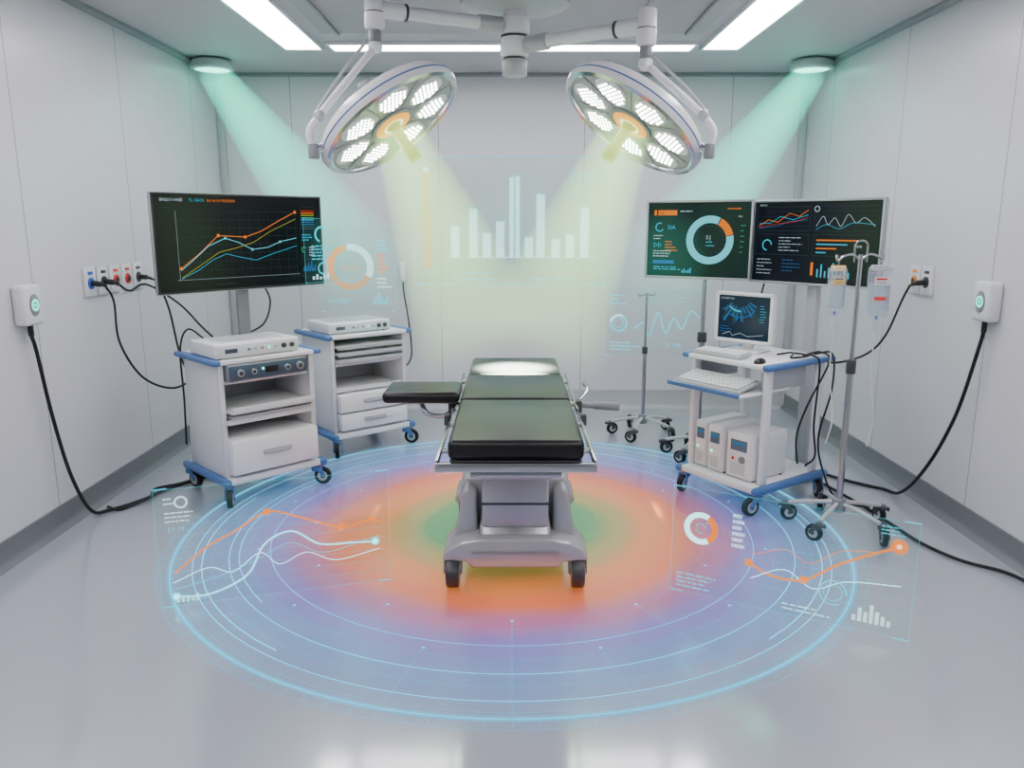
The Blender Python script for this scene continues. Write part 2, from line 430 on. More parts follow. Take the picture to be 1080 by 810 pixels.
def surgical(sx):
    c = Vector((.015+sx*(.65 if sx < 0 else .615), 4.22, 2.185)); n = Vector((-sx*.56, -.20, -.80)).normalized()
    zarm = 2.73 if sx < 0 else 2.63
    r = root('surgical_light', 'round white surgical lamp head on a jointed ceiling arm', 'surgical light', (MX, MY, zarm), group='surgical lights over the operating table')
    k = Vector((sx*.72, -.38, 0)) if sx < 0 else Vector((sx*.66, -.48, 0))
    a = M(); st = k.normalized()*.085; kd = k.normalized()
    a.cyl(st, k, .034, WHITE); a.cyl(st, st+kd*.14, .044, LGREY, bev=.006); a.cyl(k-kd*.16, k, .042, WHITE, bev=.006); a.cyl(k-kd*.175, k-kd*.165, .044, DGREY); a.make('horizontal_arm', r)
    j = M(); j.cyl(k+Vector((0, 0, .08)), k+Vector((0, 0, -.10)), .05, WHITE, bev=.014); j.cyl(k+Vector((0, 0, -.015)), k+Vector((0, 0, -.02)), .052, DGREY)
    j.cyl(k+Vector((0, 0, -.10)), k+Vector((0, 0, -.17)), .032, GREY, bev=.005); j.make('swivel_joint', r)
    cl_ = c-Vector((MX, MY, zarm))
    hax = Vector((sx*.84, -.48, -.30)); hax = (hax-n*hax.dot(n)).normalized()
    p3 = cl_+hax*.445
    s0 = k+Vector((0, 0, -.18))
    e1 = p3+Vector((-sx*.03, .02, .17))
    ya = M(); ya.tube([s0, s0.lerp(e1, .5), e1], .019, WHITE, 12); ya.ball(s0, .038, WHITE)
    ya.tube([s0+Vector((sx*.04, 0, .03)), s0.lerp(e1, .5)+Vector((sx*.035, 0, .03)), e1+Vector((sx*.02, 0, .01))], .008, LGREY, 8)
    ya.make('spring_arm', r)
    kn = M(); kn.ball(e1, .030, LGREY); kn.tube([e1, e1.lerp(p3, .5)+Vector((sx*.03, -.02, .01)), p3], .017, WHITE, 12)
    kn.cyl(p3+Vector((0, 0, .035)), p3-Vector((0, 0, .035)), .027, GREY, bev=.006); kn.cyl(p3, p3-hax*.07, .022, STEEL); kn.make('yoke', r)
    hd = M()
    hd.lathe([(0, .12), (.09, .12), (.13, .105), (.20, .095), (.31, .085), (.375, .055), (.405, .015), (.412, -.025), (.404, -.052)], WHITE, 80)
    hd.lathe([(.404, -.052), (.386, -.062), (.372, -.052), (.368, -.035), (0, -.035)], RIM, 80)
    hd.lathe([(.4105, -.006), (.4130, -.009), (.4130, -.013), (.4105, -.016), (.402, -.011), (.4105, -.006)], BLUE, 80)
    for q in range(3):
        ang = q*2.1
        hd.box((.25*math.cos(ang), .25*math.sin(ang), .095), (.16, .06, .03), LGREY, .01, (0, 0, ang))
    h = hd.make('lamp_head', r, cl_); h.scale = (.975, .975, .85)
    X = hax*(1 if sx > 0 else -1); Z = -n; Y = Z.cross(X).normalized(); X = Y.cross(Z).normalized()
    h.rotation_euler = Matrix((X, Y, Z)).transposed().to_euler()
    g = M(); g.lathe([(0, -.036), (.368, -.036), (.368, -.039), (0, -.039)], LENS, 60)
    for q in range(7):
        an = (q+.5)*2*math.pi/7; g.box((.25*math.cos(an), .25*math.sin(an), -.041), (.22, .010, .006), GREY, .002, (0, 0, an))
    g.make('glass', h)
    for q in range(7):
        an = q*2*math.pi/7
        obj('light_pod', pod_d, h, (.252*math.cos(an), .252*math.sin(an), -.0385), (0, 0, an))
        obj('led_cluster', led_d, h, (.252*math.cos(an), .252*math.sin(an), -.0385), (0, 0, an))
    hb = M(); hb.lathe([(.06, -.038), (.105, -.038), (.105, -.050), (.09, -.058), (.06, -.058)], HUB, 36); hb.lathe([(0, -.05), (.06, -.05), (.06, -.056), (0, -.056)], HUBC, 36)
    hb.lathe([(.105, -.038), (.128, -.038), (.128, -.052), (.105, -.052)], GREY, 36); hb.make('hub', h)
    ha = M(); ha.lathe([(0, -.05), (.045, -.05), (.030, -.085), (.028, -.19), (.038, -.24), (.034, -.30), (0, -.31)], HANDLEM, 24); ha.make('handle', h)
    beam('pale yellow-green light beam shining from a surgical lamp', c+n*.07, Vector((sx*.13, 4.35, .95)), .13, .42, (.58, 1, .32), 6.0, .65, .45, .16)
    spot(c+n*.29, (0.015, 4.27, .88), 26000, 21, (1, 1, .93), 1., .03)
surgical(-1); surgical(1)

# ------------------------------------------------------------ operating table
ot = root('operating_table', 'black padded operating table on a grey wheeled pedestal', 'operating table', (.015, 3.7, 0))
oy = 3.7
def Y(v): return v-oy
PG = mat('pedestal_grey', (.43, .435, .44), .24, .35)
bs = M()
bs.prism([(-.25, .15), (-.272, .22), (-.268, .32), (-.262, .44), (-.235, .475), (.235, .475), (.262, .44), (.268, .32), (.272, .22), (.25, .15)], Y(3.58), Y(4.32), PG, 'y', .022, 3)
for sx in (-1, 1):
    bs.prism([(sx*.17, .16), (sx*.18, .30), (sx*.18, .42), (sx*.225, .455), (sx*.255, .42), (sx*.262, .32), (sx*.285, .22), (sx*.31, .16)], Y(3.48), Y(3.64), PG, 'y', .020, 3)
for ya, yb in ((3.36, 3.62), (4.14, 4.40)):
    bs.prism([(-.335, .135), (-.335, .16), (-.31, .19), (-.25, .225), (-.17, .24), (.17, .24), (.25, .225), (.31, .19), (.335, .16), (.335, .135), (.23, .13), (.20, .10), (-.20, .10), (-.23, .13)], Y(ya), Y(yb), PG, 'y', .012, 3)
bs.prism([(Y(3.40), .095), (Y(3.375), .13), (Y(3.42), .23), (Y(3.46), .29), (Y(3.72), .31), (Y(3.72), .095)], -.165, .165, PG, 'x', .018, 3)
bs.box((0, Y(3.352), .18), (.40, .006, .008), GREY, .002)
bs.make('pedestal', ot)
cm = M()
cm.box((0, Y(3.56), .39), (.31, .25, .25), PG, .016, seg=3)
cm.box((0, Y(3.56), .385), (.315, .255, .012), DGREY, .003)
cm.box((0, Y(3.56), .60), (.29, .23, .14), GREY, .015)
cm.box((0, Y(3.56), .520), (.345, .275, .028), LGREY, .008)
cm.box((0, Y(3.56), .548), (.32, .255, .022), DGREY, .004)
cm.box((0, Y(3.56), .578), (.335, .27, .026), LGREY, .008)
cm.box((0, Y(3.56), .606), (.315, .25, .022), DGREY, .004)
cm.box((0, Y(3.56), .66), (.345, .28, .05), LGREY, .008)
cm.box((0, Y(3.62), .72), (.36, .40, .09), DGREY, .02); cm.make('column', ot)
fr = M()
fr.box((0, Y(3.15), .775), (.50, .70, .03), DGREY, .006); fr.box((0, Y(4.08), .775), (.50, 1.06, .03), DGREY, .006)
fr.box((0, Y(2.77), .775), (.60, .022, .035), STEEL, .004)
fr.cyl((-.17, Y(2.79), .74), (.17, Y(2.79), .74), .012, STEEL)
for sx in (-1, 1):
    for yy in (2.95, 3.35, 3.75, 4.3): fr.cyl((sx*.24, Y(yy), .785), (sx*.29, Y(yy), .785), .012, STEEL)
fr.make('table_frame', ot)
for sx in (-1, 1):
    rl = M(); rl.box((sx*.295, Y(3.14), .785), (.012, .74, .03), STEEL, .003); rl.box((sx*.295, Y(4.05), .785), (.012, .9, .03), STEEL, .003)
    rl.make('side_rail', ot)
def pad(y0, y1, hw=.255):
    p = M(); p.box((0, Y((y0+y1)/2), .832), (2*hw, y1-y0, .075), LEATHER, .020, seg=3); p.make('mattress_section', ot)
pad(2.79, 3.50); pad(3.52, 4.10); pad(4.12, 4.63, .25)
wh = M(); wh.cyl((-.030, 0, 0), (.030, 0, 0), .070, DGREY, bev=.010); wh.cyl((-.033, 0, 0), (.033, 0, 0), .042, LGREY, bev=.003); wh.cyl((-.035, 0, 0), (.035, 0, 0), .015, DGREY)
wh_d = wh.data('wheel')
for sx in (-1, 1):
    for yy in (3.40, 4.32):
        f = M(); f.box((sx*.29, Y(yy)+.03, .138), (.07, .08, .02), DGREY, .006)
        for q in (-1, 1): f.prism([(Y(yy)+.06, .14), (Y(yy)-.01, .14), (Y(yy)-.03, .07), (Y(yy)-.01, .06), (Y(yy)+.05, .11)], sx*.29+q*.039-.004, sx*.29+q*.039+.004, GREY, 'x', .002)
        f = f.make('caster', ot)
        obj('wheel', wh_d, f, (sx*.29, Y(yy)-.015, .0705))
ar = M(); ar.box((-.44, Y(3.68), .862), (.36, .28, .055), LEATHER, .022, seg=3); ar.make('arm_rest', ot)
ab = M(); ab.box((-.42, Y(3.68), .825), (.24, .09, .02), GREY, .004); ab.tube([(-.46, Y(3.68), .815), (-.42, Y(3.66), .76), (-.34, Y(3.66), .75), (-.29, Y(3.66), .785)], .014, STEEL); ab.box((-.305, Y(3.68), .79), (.03, .07, .05), DGREY, .005); ab.make('arm_rest_bracket', ot)
lv = M(); lv.cyl((.29, Y(3.72), .79), (.47, Y(3.66), .795), .014, GREY); lv.cyl((.38, Y(3.69), .795), (.50, Y(3.65), .797), .02, GREY, bev=.005); lv.box((.31, Y(3.72), .785), (.03, .06, .06), DGREY, .005); lv.tube([(.31, Y(3.74), .80), (.36, Y(3.8), .85), (.35, Y(3.9), .86)], .01, STEEL); lv.make('side_lever', ot)
for sx in (-1, 1):
    cb = M(); cb.box((sx*.31, Y(3.45), .785), (.024, .045, .05), DGREY, .004); cb.make('rail_clamp', ot)

# ------------------------------------------------------------ carts
w = M(); w.cyl((-.016, 0, 0), (.016, 0, 0), .055, RUBBER, bev=.007); w.cyl((-.019, 0, 0), (.019, 0, 0), .033, LGREY, bev=.003); w.cyl((-.021, 0, 0), (.021, 0, 0), .012, DGREY)
cw_d = w.data('wheel')
f = M(); f.cyl((0, 0, .108), (0, 0, .13), .022, STEEL)
for q in (-1, 1): f.prism([(-.038, .115), (.025, .115), (.055, .065), (.045, .045), (.0, .088), (-.038, .09)], q*.025-.004, q*.025+.004, BLUE, 'x', .002)
f.box((0, -.005, .112), (.06, .066, .014), BLUE, .005)
cf_d = f.data('caster')
f = M(); f.cyl((0, 0, .108), (0, 0, .13), .018, STEEL)
for q in (-1, 1): f.prism([(-.034, .112), (.025, .112), (.055, .065), (.045, .045), (.0, .088), (-.034, .09)], q*.025-.004, q*.025+.004, DGREY, 'x', .002)
f.box((0, -.005, .112), (.058, .06, .014), DGREY, .005)
cg_d = f.data('caster')
def caster(parent, x, y, rz, d=None, s=1.):
    c = obj('caster', d or cf_d, parent, (x, y, 0), (0, 0, rz)); c.scale = (s, s, s)
    obj('wheel', cw_d, c, (0, .028, .0555))

def cart(loc, rz, W, D, label, top=.88, foot=.06, panels='side', cr=(150, 190, 220, 120)):
    r = root('medical_cart', label, 'medical cart', (*loc, 0), R(rz))
    BW, BD = W, D+foot
    p = M(); p.box((0, -.0, .150), (BW-.06, BD, .042), WHITE, .012); p.make('base', r)
    i = 0
    for sx in (-1, 1):
        b = M(); b.box((sx*(BW/2-.018), 0, .150), (.05, BD+.03, .046), BLUE, .018, seg=3); b.make('bumper', r)
        for sy in (-1, 1): caster(r, sx*(BW/2-.04), sy*(BD/2-.03), R(cr[i])); i += 1
    t = M(); t.box((0, 0, top-.014), (W-.07, D+.02, .028), WHITE, .008); t.make('top_shelf', r)
    for sx in (-1, 1):
        h = M(); h.box((sx*(W/2-.012), 0, top-.012), (.055, D+.03, .034), BLUE, .014, seg=3); h.make('push_handle', r)
    for sx in (-1, 1):
        if panels == 'side':
            q = M(); q.box((sx*(W/2-.045), .01, (top+.14)/2), (.022, D-.05, top-.03-.17), WHITE, .005)
            q.box((sx*(W/2-.045), -(D/2-.03), (top+.14)/2), (.034, .03, top-.03-.17), OFFW, .008)
            q.make('side_panel', r)
        else:
            for sy in (-1, 1):
                q = M(); q.box((sx*(W/2-.045), sy*(D/2-.06), (top+.14)/2), (.03, .06, top-.03-.17), WHITE, .01); q.make('post', r)
    if panels == 'side':
        q = M(); q.box((0, D/2-.03, (top+.14)/2), (W-.11, .01, top-.2), LGREY, .002); q.make('back_panel', r)
    return r
def shelf(r, W, D, z, y=0, name='shelf'):
    s = M(); s.box((0, y, z), (W, D, .016), WHITE, .004)
    s.box((0, y-D/2+.006, z+.012), (W, .012, .022), OFFW, .003)
    return s.make(name, r)
def drawer(r, W, D, z0, z1, y):
    d = M(); d.box((0, y, (z0+z1)/2), (W, D, z1-z0), WHITE, .008); d.box((0, y-D/2-.006, (z0+z1)/2), (W+.005, .014, z1-z0-.012), WHITE, .006)
    d = d.make('drawer', r)
    zc = (z0+z1)/2+.01
    h = M(); h.box((0, y-D/2-.015, zc), (W*.34, .006, .03), LGREY, .003); h.tube([(-W*.13, y-D/2-.014, zc), (-W*.12, y-D/2-.034, zc-.004), (W*.12, y-D/2-.034, zc-.004), (W*.13, y-D/2-.014, zc)], .006, SILVER, 8); h.make('handle', d)

A = cart((-1.65, 4.83), 45, .68, .52, 'white equipment cart with blue edges carrying a large monitor')
shelf(A, .57, .44, .735); shelf(A, .57, .48, .50, -.03)
drawer(A, .56, .44, .185, .40, -.07)
tr1 = M(); tr1.box((0, -.07, .565), (.54, .46, .014), OFFW, .004); tr1.box((0, -.30, .58), (.54, .012, .04), OFFW, .004); tr1.box((0, -.07, .532), (.52, .42, .02), LGREY, .004); tr1.make('tray', A)

def device(base, pos, rz, w, d, h, body, label, kind='processor', name='medical_device', cat='medical device'):
    r = root(name, label, cat, on(base, *pos), base.rotation_euler[2]+R(rz))
    b = M(); b.box((0, 0, h/2+.006), (w, d, h), body, .01, seg=3)
    for x in (-1, 1):
        for y in (-1, 1): b.cyl((x*w*.42, y*d*.4, 0), (x*w*.42, y*d*.4, .008), .012, RUBBER, seg=12)
    b.make('housing', r)
    fy = -d/2
    if kind == 'processor':
        p = M(); p.box((0, fy-.002, h/2+.006), (w*.95, .006, h*.74), OFFW, .002); p.box((-w*.32, fy-.006, h*.5+.006), (w*.14, .006, h*.3), DBLUE, .001)
        p.box((0, 0, h+.007), (w*.7, d*.6, .003), LGREY, .001)
        p.make('front_panel', r)
        for i, x in enumerate((-.12, -.04, .04, .12, .2)):
            q = M(); q.cyl((w*x, fy-.004, h/2+.006), (w*x, fy-.012, h/2+.006), .008, (BLUE, LGREY, GREY, GREENL, LGREY)[i], seg=14); q.make('button', r)
        for x in (.3, .4):
            q = M(); q.cyl((w*x, fy-.004, h/2+.006), (w*x, fy-.014, h/2+.006), .015, DGREY, seg=18); q.make('socket', r)
    elif kind == 'source':
        p = M(); p.box((0, fy-.003, h/2+.006), (w*.97, .008, h*.84), DBLUE, .003); p.box((.03*w, fy-.008, h*.52+.006), (w*.16, .004, h*.4), BLACK, .001); p.make('front_panel', r)
        for x, rr in ((-.36, .022), (-.2, .017), (.22, .018), (.38, .024)):
            q = M(); q.cyl((w*x, fy-.006, h/2+.006), (w*x, fy-.026, h/2+.006), rr, SILVER, seg=22, bev=.002); q.cyl((w*x, fy-.026, h/2+.006), (w*x, fy-.028, h/2+.006), rr*.6, DGREY, seg=18); q.make('knob', r)
        q = M(); q.cyl((w*-.08, fy-.006, h*.6+.006), (w*-.08, fy-.011, h*.6+.006), .008, GREENL, seg=12); q.make('button', r)
    elif kind == 'tower':
        p = M(); p.box((0, fy-.003, h*.5+.006), (w*.86, .008, h*.92), WHITE, .003)
        for k in range(6): p.box((0, fy-.008, h*.14+k*.011), (w*.55, .003, .004), LGREY, 0)
        p.make('front_panel', r)
        q = M(); q.box((0, fy-.008, h*.76), (w*.62, .004, h*.24), DISP, .001); q.box((0, fy-.011, h*.80), (w*.4, .002, .012), E_B, 0); q.make('display', r)
        q = M(); q.cyl((-w*.2, fy-.006, h*.46), (-w*.2, fy-.012, h*.46), .009, GREENL if w < .12 else REDP, seg=14); q.make('button', r)
        if w > .12:
            q = M(); q.cyl((w*.15, fy-.006, h*.46), (w*.15, fy-.018, h*.46), .022, GREY, seg=22, bev=.002); q.make('knob', r)
    return r
device(A, (-.05, -.07, .88), 0, .54, .34, .085, WHITE, 'white video processor box with round buttons on the cart top')
device(A, (-.01, -.075, .744), 0, .52, .40, .10, GREY, 'slate-blue light source unit with silver knobs on a cart shelf', 'source')

B = cart((-1.19, 5.82), 40, .68, .50, 'white equipment cart with two drawers standing behind another cart')
shelf(B, .54, .44, .66); shelf(B, .54, .44, .47)
drawer(B, .54, .42, .185, .31, -.06); drawer(B, .54, .42, .318, .45, -.06)
for z in (.69, .74, .79):
    t = M(); t.box((0, -.04, z), (.52, .42, .022), OFFW, .006); t.box((0, -.255, z), (.53, .012, .032), LGREY, .004); t.make('tray', B)
device(B, (-.05, -.03, .88), 0, .50, .34, .075, WHITE, 'low white processor box with small buttons on the cart top')

C = cart((1.49, 4.68), -55, .62, .60, 'white workstation cart with blue edges and computer towers', panels='post', cr=(200, 150, 170, 230))
ks = M(); ks.box((-.02, -.23, .712), (.54, .46, .016), WHITE, .005); ks.box((-.02, -.465, .718), (.54, .014, .026), BLUE, .006)
for q in (-1, 1): ks.box((-.02+q*.25, -.05, .77), (.014, .4, .12), LGREY, .003)
ks.make('keyboard_tray', C)
def keyboard(base, pos, rz, w=.40, label='white computer keyboard on the pull-out tray', dd=.14, tilt=0):
    r = root('keyboard', label, 'keyboard', on(base, *pos), base.rotation_euler[2]+R(rz)); r.rotation_euler[0] = R(tilt)
    b = M(); b.box((0, 0, .010), (w, dd, .018), LGREY, .005); b.box((0, 0, .0195), (w*.96, dd*.9, .002), GREY, 0)
    if tilt > 8: b.box((0, dd*.4, -.014), (w*.8, .02, .034), LGREY, .003)
    b.make('key_base', r)
    kk = M()
    for i in range(15):
        for j in range(5): kk.box(((i-7)*w*.062, (j-2)*.024*dd/.14, .024), (w*.048, .016*dd/.14, .008), WHITE, .0015, seg=1)
    kk.make('keys', r)
keyboard(C, (-.02, -.34, .742), 0, .48, dd=.19, tilt=13)
keyboard(C, (-.09, -.22, .886), 4, .34, 'white control keypad in front of the small screen', .12, 5)
ms = root('computer_mouse', 'black computer mouse on the cart top', 'mouse', on(C, .20, -.24, .88), R(-40))
M().ball((0, 0, .004), .05, BLACK, (.62, 1, .5)).make('mouse_body', ms)
M().cyl((-.004, -.025, .024), (.004, -.025, .024), .008, GREY, seg=12).make('scroll_wheel', ms)
device(C, (-.19, -.07, .171), 0, .095, .36, .285, WHITE, 'narrow white computer tower on the cart base', 'tower', 'computer_tower', 'computer')
device(C, (-.06, -.09, .171), 0, .115, .36, .285, WHITE, 'white computer tower on the cart base', 'tower', 'computer_tower', 'computer')
device(C, (.12, -.11, .171), 0, .19, .32, .275, WHITE, 'wide white power unit with knob and blue-grey display', 'tower', 'computer_tower', 'computer')

# ------------------------------------------------------------ monitors
def monitor(name, label, loc, rz, w, h, zb, frame_m, scr_m, fb=.014, thick=.045, bottom=.0):
    r = root(name, label, 'monitor', (loc[0], loc[1], loc[2]), R(rz))
    z0 = zb-loc[2]; zc = z0+h/2
    b = M(); b.box((0, thick/2+.002, zc), (w-.01, thick, h-.01), DGREY if frame_m is BLACK else frame_m, .008)
    b.box((0, 0, z0+h-fb/2), (w, .022, fb), frame_m, .004); b.box((0, 0, z0+(fb+bottom)/2), (w, .022, fb+bottom), frame_m, .004)
    for s in (-1, 1): b.box((s*(w/2-fb/2), 0, zc), (fb, .022, h), frame_m, .004)
    if frame_m is BLACK:
        for z in (z0-.002, z0+h+.002): b.box((0, .004, z), (w+.008, .02, .005), SILVER, .001)
        for s in (-1, 1): b.box((s*(w/2+.002), .004, zc), (.005, .02, h+.008), SILVER, .001)
    b.make('bezel', r)
    sc = M(); sc.box((0, .001, zc+bottom/2), (w-2*fb+.002, .01, h-2*fb-bottom+.002), scr_m, 0); sc = sc.make('screen', r)
    return r, sc, (w-2*fb, h-2*fb-bottom), zc+bottom/2, z0
random.seed(11)
r, sc, (gw, gh), zc, z0 = monitor('monitor', 'large black flat monitor showing rising line charts', (-1.675, 4.985, .88), 50, 1.16, .58, 1.25, BLACK, SCR_BLACK, .012)
mt = M(); mt.box((0, .075, .25), (.08, .03, .50), GREY, .006); mt.box((0, .06, .006), (.16, .10, .012), LGREY, .004); mt.box((0, .06, z0+.2), (.24, .05, .2), DGREY, .006); mt.make('mount_post', r)
g = G(gw, gh)
g.text(.035, .062, 'BNSLU.OHSE', .024, E_W); g.text(.19, .062, 'Ts. SGOS', .024, E_C); g.text(.29, .062, 'BO AI SOUDDDDR', .022, E_O)
g.text(.03, .14, 'ALI.U.DNSE', .014, E_D)
g.rect(.11, .16, .112, .88, E_W); g.rect(.10, .88, .84, .884, E_W)
for k in range(13): g.rect(.11+k*.06, .16, .111+k*.06, .88, E_D)
for k in range(9): g.rect(.11, .16+k*.09, .83, .1620+k*.09, E_D)
g.line([(.12, .76), (.22, .62), (.34, .42), (.50, .44), (.60, .38), (.72, .26), (.83, .16)], .0045, E_O)
g.line([(.12, .86), (.24, .72), (.34, .60), (.44, .56), (.55, .50), (.66, .38), (.83, .24)], .0032, E_Y)
g.line([(.12, .78), (.20, .66), (.28, .53), (.38, .45), (.46, .50), (.54, .58), (.64, .56), (.72, .50), (.83, .46)], .0040, E_CW)
g.line([(.12, .87), (.22, .78), (.30, .68), (.38, .62), (.46, .66), (.56, .70), (.66, .64), (.83, .55)], .0030, E_C)
for u, v in ((.12, .76), (.34, .42), (.50, .44), (.83, .16)): g.dot(u, v, .010, E_O)
for u, v in ((.38, .45), (.54, .58), (.72, .50)): g.dot(u, v, .008, E_CW)
for k in range(9): g.rect(.87, .14+k*.026, .96, .15+k*.026, (E_R, E_O, E_Y, E_G, E_C, E_B, E_B, E_D, E_D)[k])
g.textrows(.87, .42, 3, .03, E_C, .09); g.ring(.88, .60, .014, .020, E_G, 30, 300); g.textrows(.915, .57, 4, .03, E_W, .05)
g.bars(.87, .86, .011, [.05, .08, .06, .1, .07, .12, .04, .08], .007, E_B)
g.frame(.86, .1, .98, .92, .0015, E_D); g.text(.3, .96, 'CO ANSLE OIR EIS  IL', .016, E_D)
g.make('screen_graphics', sc, (0, -.004, zc))

def stand(name, label, loc, rz, hgt, legs=5, rad=.27, pr=.016, cat='stand', group=None, thick=.02):
    r = root(name, label, cat, (*loc, 0), R(rz), group)
    p = M(); p.cyl((0, 0, .10), (0, 0, hgt*.62), pr, STEEL); p.cyl((0, 0, hgt*.6), (0, 0, hgt), pr*.68, STEEL); p.cyl((0, 0, hgt*.58), (0, 0, hgt*.63), pr*1.5, DGREY, bev=.004); p.make('pole', r)
    b = M(); b.cyl((0, 0, .095), (0, 0, .17), pr*2.2, GREY, bev=.005)
    b.make('hub', r)
    for k in range(legs):
        a = k*2*math.pi/legs; d = Vector((math.cos(a), math.sin(a), 0))
        l = M(); l.tube([d*.02+Vector((0, 0, .145)), d*rad*.5+Vector((0, 0, .13)), d*(rad-.02)+Vector((0, 0, .108))], thick*.62, LGREY, 8); l.make('leg', r)
        caster(r, d.x*rad, d.y*rad, a+1.0*k, cg_d, .85)
    return r
st1 = stand('monitor_stand', 'slim steel wheeled stand holding a monitor', (1.34, 5.47), 18, 1.44, 5, .24, .022)
r, sc, (gw, gh), zc, z0 = monitor('monitor', 'silver-framed monitor showing a green gauge dashboard', (1.25, 5.36, 1.285), -30, .73, .525, 1.285, SILVER, SCR_GREEN, .016)
mt = M(); mt.box((.03, .058, .13), (.12, .02, .12), DGREY, .004); mt.make('mount', r)
g = G(gw, gh)
g.rect(.06, .10, .085, .17, E_O); g.rect(.10, .10, .29, .17, E_O); g.text(.11, .16, 'AIIS', .024, SCR_BLACK)
g.textrows(.32, .11, 1, .04, E_W, .2); g.textrows(.78, .08, 1, .04, E_O, .15)
g.ring(.62, .50, .112, .160, E_CW, -295, 12); g.ring(.62, .50, .112, .160, E_O, 14, 62)
for a in range(0, 360, 20): g.ring(.62, .50, .088, .098, E_D, a, a+3, 2)
g.text(.582, .49, 'S:|', .038, E_W); g.textrows(.585, .52, 2, .05, E_C, .09)
g.ring(.12, .33, .024, .031, E_C, 60, 330); g.text(.2, .36, '5IA', .04, E_C); g.textrows(.06, .44, 2, .04, E_W, .14)
g.text(.06, .60, 'DD', .04, E_C); g.textrows(.18, .52, 4, .04, E_O, .13); g.textrows(.06, .65, 3, .035, E_W, .2)
g.rect(.06, .78, .28, .83, E_B); g.textrows(.07, .87, 2, .03, E_C, .3)
g.text(.88, .2, 'OB1', .016, E_W); g.textrows(.91, .3, 6, .07, E_G, .05); g.bars(.36, .95, .02, [.04, .06, .03, .05, .07], .012, E_C)
g.make('screen_graphics', sc, (0, -.004, zc))

r, sc, (gw, gh), zc, z0 = monitor('monitor', 'silver-framed monitor showing dark charts and waveforms', (1.86, 4.91, 0), -52, .88, .53, 1.275, SILVER, SCR_NAVY, .016)
mt = M(); mt.box((-.02, .085, .72), (.075, .05, 1.36), LGREY, .008); mt.box((-.02, .085, 1.5), (.24, .05, .2), DGREY, .006); mt.cyl((-.02, .085, .0), (-.02, .085, .03), .11, LGREY, bev=.008); mt.make('floor_column', r)
g = G(gw, gh)
g.frame(.02, .06, .47, .36, .0015, E_D); g.frame(.5, .06, .98, .36, .0015, E_D); g.frame(.5, .4, .98, .66, .0015, E_D); g.frame(.02, .4, .47, .66, .0015, E_D)
for k in range(4): g.rect(.03, .12+k*.06, .46, .1215+k*.06, E_D); g.rect(.51, .12+k*.06, .97, .1215+k*.06, E_D)
g.line([(.04, .30), (.12, .22), (.2, .25), (.3, .14), (.38, .18), (.45, .10)], .0030, E_O); g.line([(.04, .27), (.14, .26), (.22, .18), (.33, .22), (.45, .16)], .0030, E_C); g.line([(.04, .33), (.2, .30), (.3, .24), (.45, .22)], .0025, E_B)
g.line([(.04, .32), (.15, .28), (.27, .26), (.36, .24), (.45, .19)], .0025, E_R)
g.line([(.52, .3), (.57, .18), (.61, .28), (.66, .2), (.71, .3), (.76, .16), (.82, .26), (.88, .2), (.96, .3)], .0025, E_W, True)
g.line([(.52, .34), (.6, .28), (.7, .33), (.8, .26), (.96, .28)], .0025, E_C, True)
g.ring(.12, .54, .028, .036, E_C, 0, 270); g.textrows(.22, .44, 5, .04, E_W, .2, .007)
for k in range(4): g.rect(.53, .46+k*.05, .53+.08*(4-k), .475+k*.05, E_O if k % 2 == 0 else E_C)
g.text(.84, .55, 'B78', .02, E_W); g.textrows(.04, .72, 5, .045, E_W, .14, .007); g.textrows(.26, .72, 4, .045, E_B, .16, .007)
g.bars(.55, .92, .03, [.1, .16, .08, .12, .18, .1, .05, .14, .07], .012, E_C); g.rect(.5, .74, .52, .9, E_O)
g.text(.04, .045, 'BEDSIDE', .014, E_W); g.ring(.52, .09, .014, .018, E_W)
g.make('screen_graphics', sc, (0, -.004, zc))

sp = on(C, -.12, .0, .88)
r, sc, (gw, gh), zc, z0 = monitor('monitor', 'small white desktop monitor with a blue scan image', sp, -46, .39, .31, .935, WHITE, SCR_BLUE, .022)
mt = M(); mt.box((0, .05, .006), (.24, .16, .012), WHITE, .004); mt.box((0, .07, .06), (.07, .03, .11), WHITE, .006); mt.make('foot', r)
g = G(gw, gh)
for k in range(26):
    a0 = 216+k*4.5; r0 = .06+.02*random.random(); g.ring(.42, .0, r0, r0+.04+.08*random.random(), (E_D, E_B, E_D)[k % 3], a0, a0+4, 2)
g.ring(.42, .0, .09, .10, E_C, 225, 275); g.ring(.42, .0, .13, .136, E_B, 240, 320); g.text(.05, .09, 'B SCAN 12.4', .016, E_W)
g.textrows(.05, .72, 3, .06, E_B, .3); g.textrows(.82, .2, 7, .06, E_C, .12); g.line([(.1, .92), (.25, .84), (.3, .93), (.45, .86), (.6, .92), (.9, .86)], .0025, E_W)
g.make('screen_graphics', sc, (0, -.004, zc))

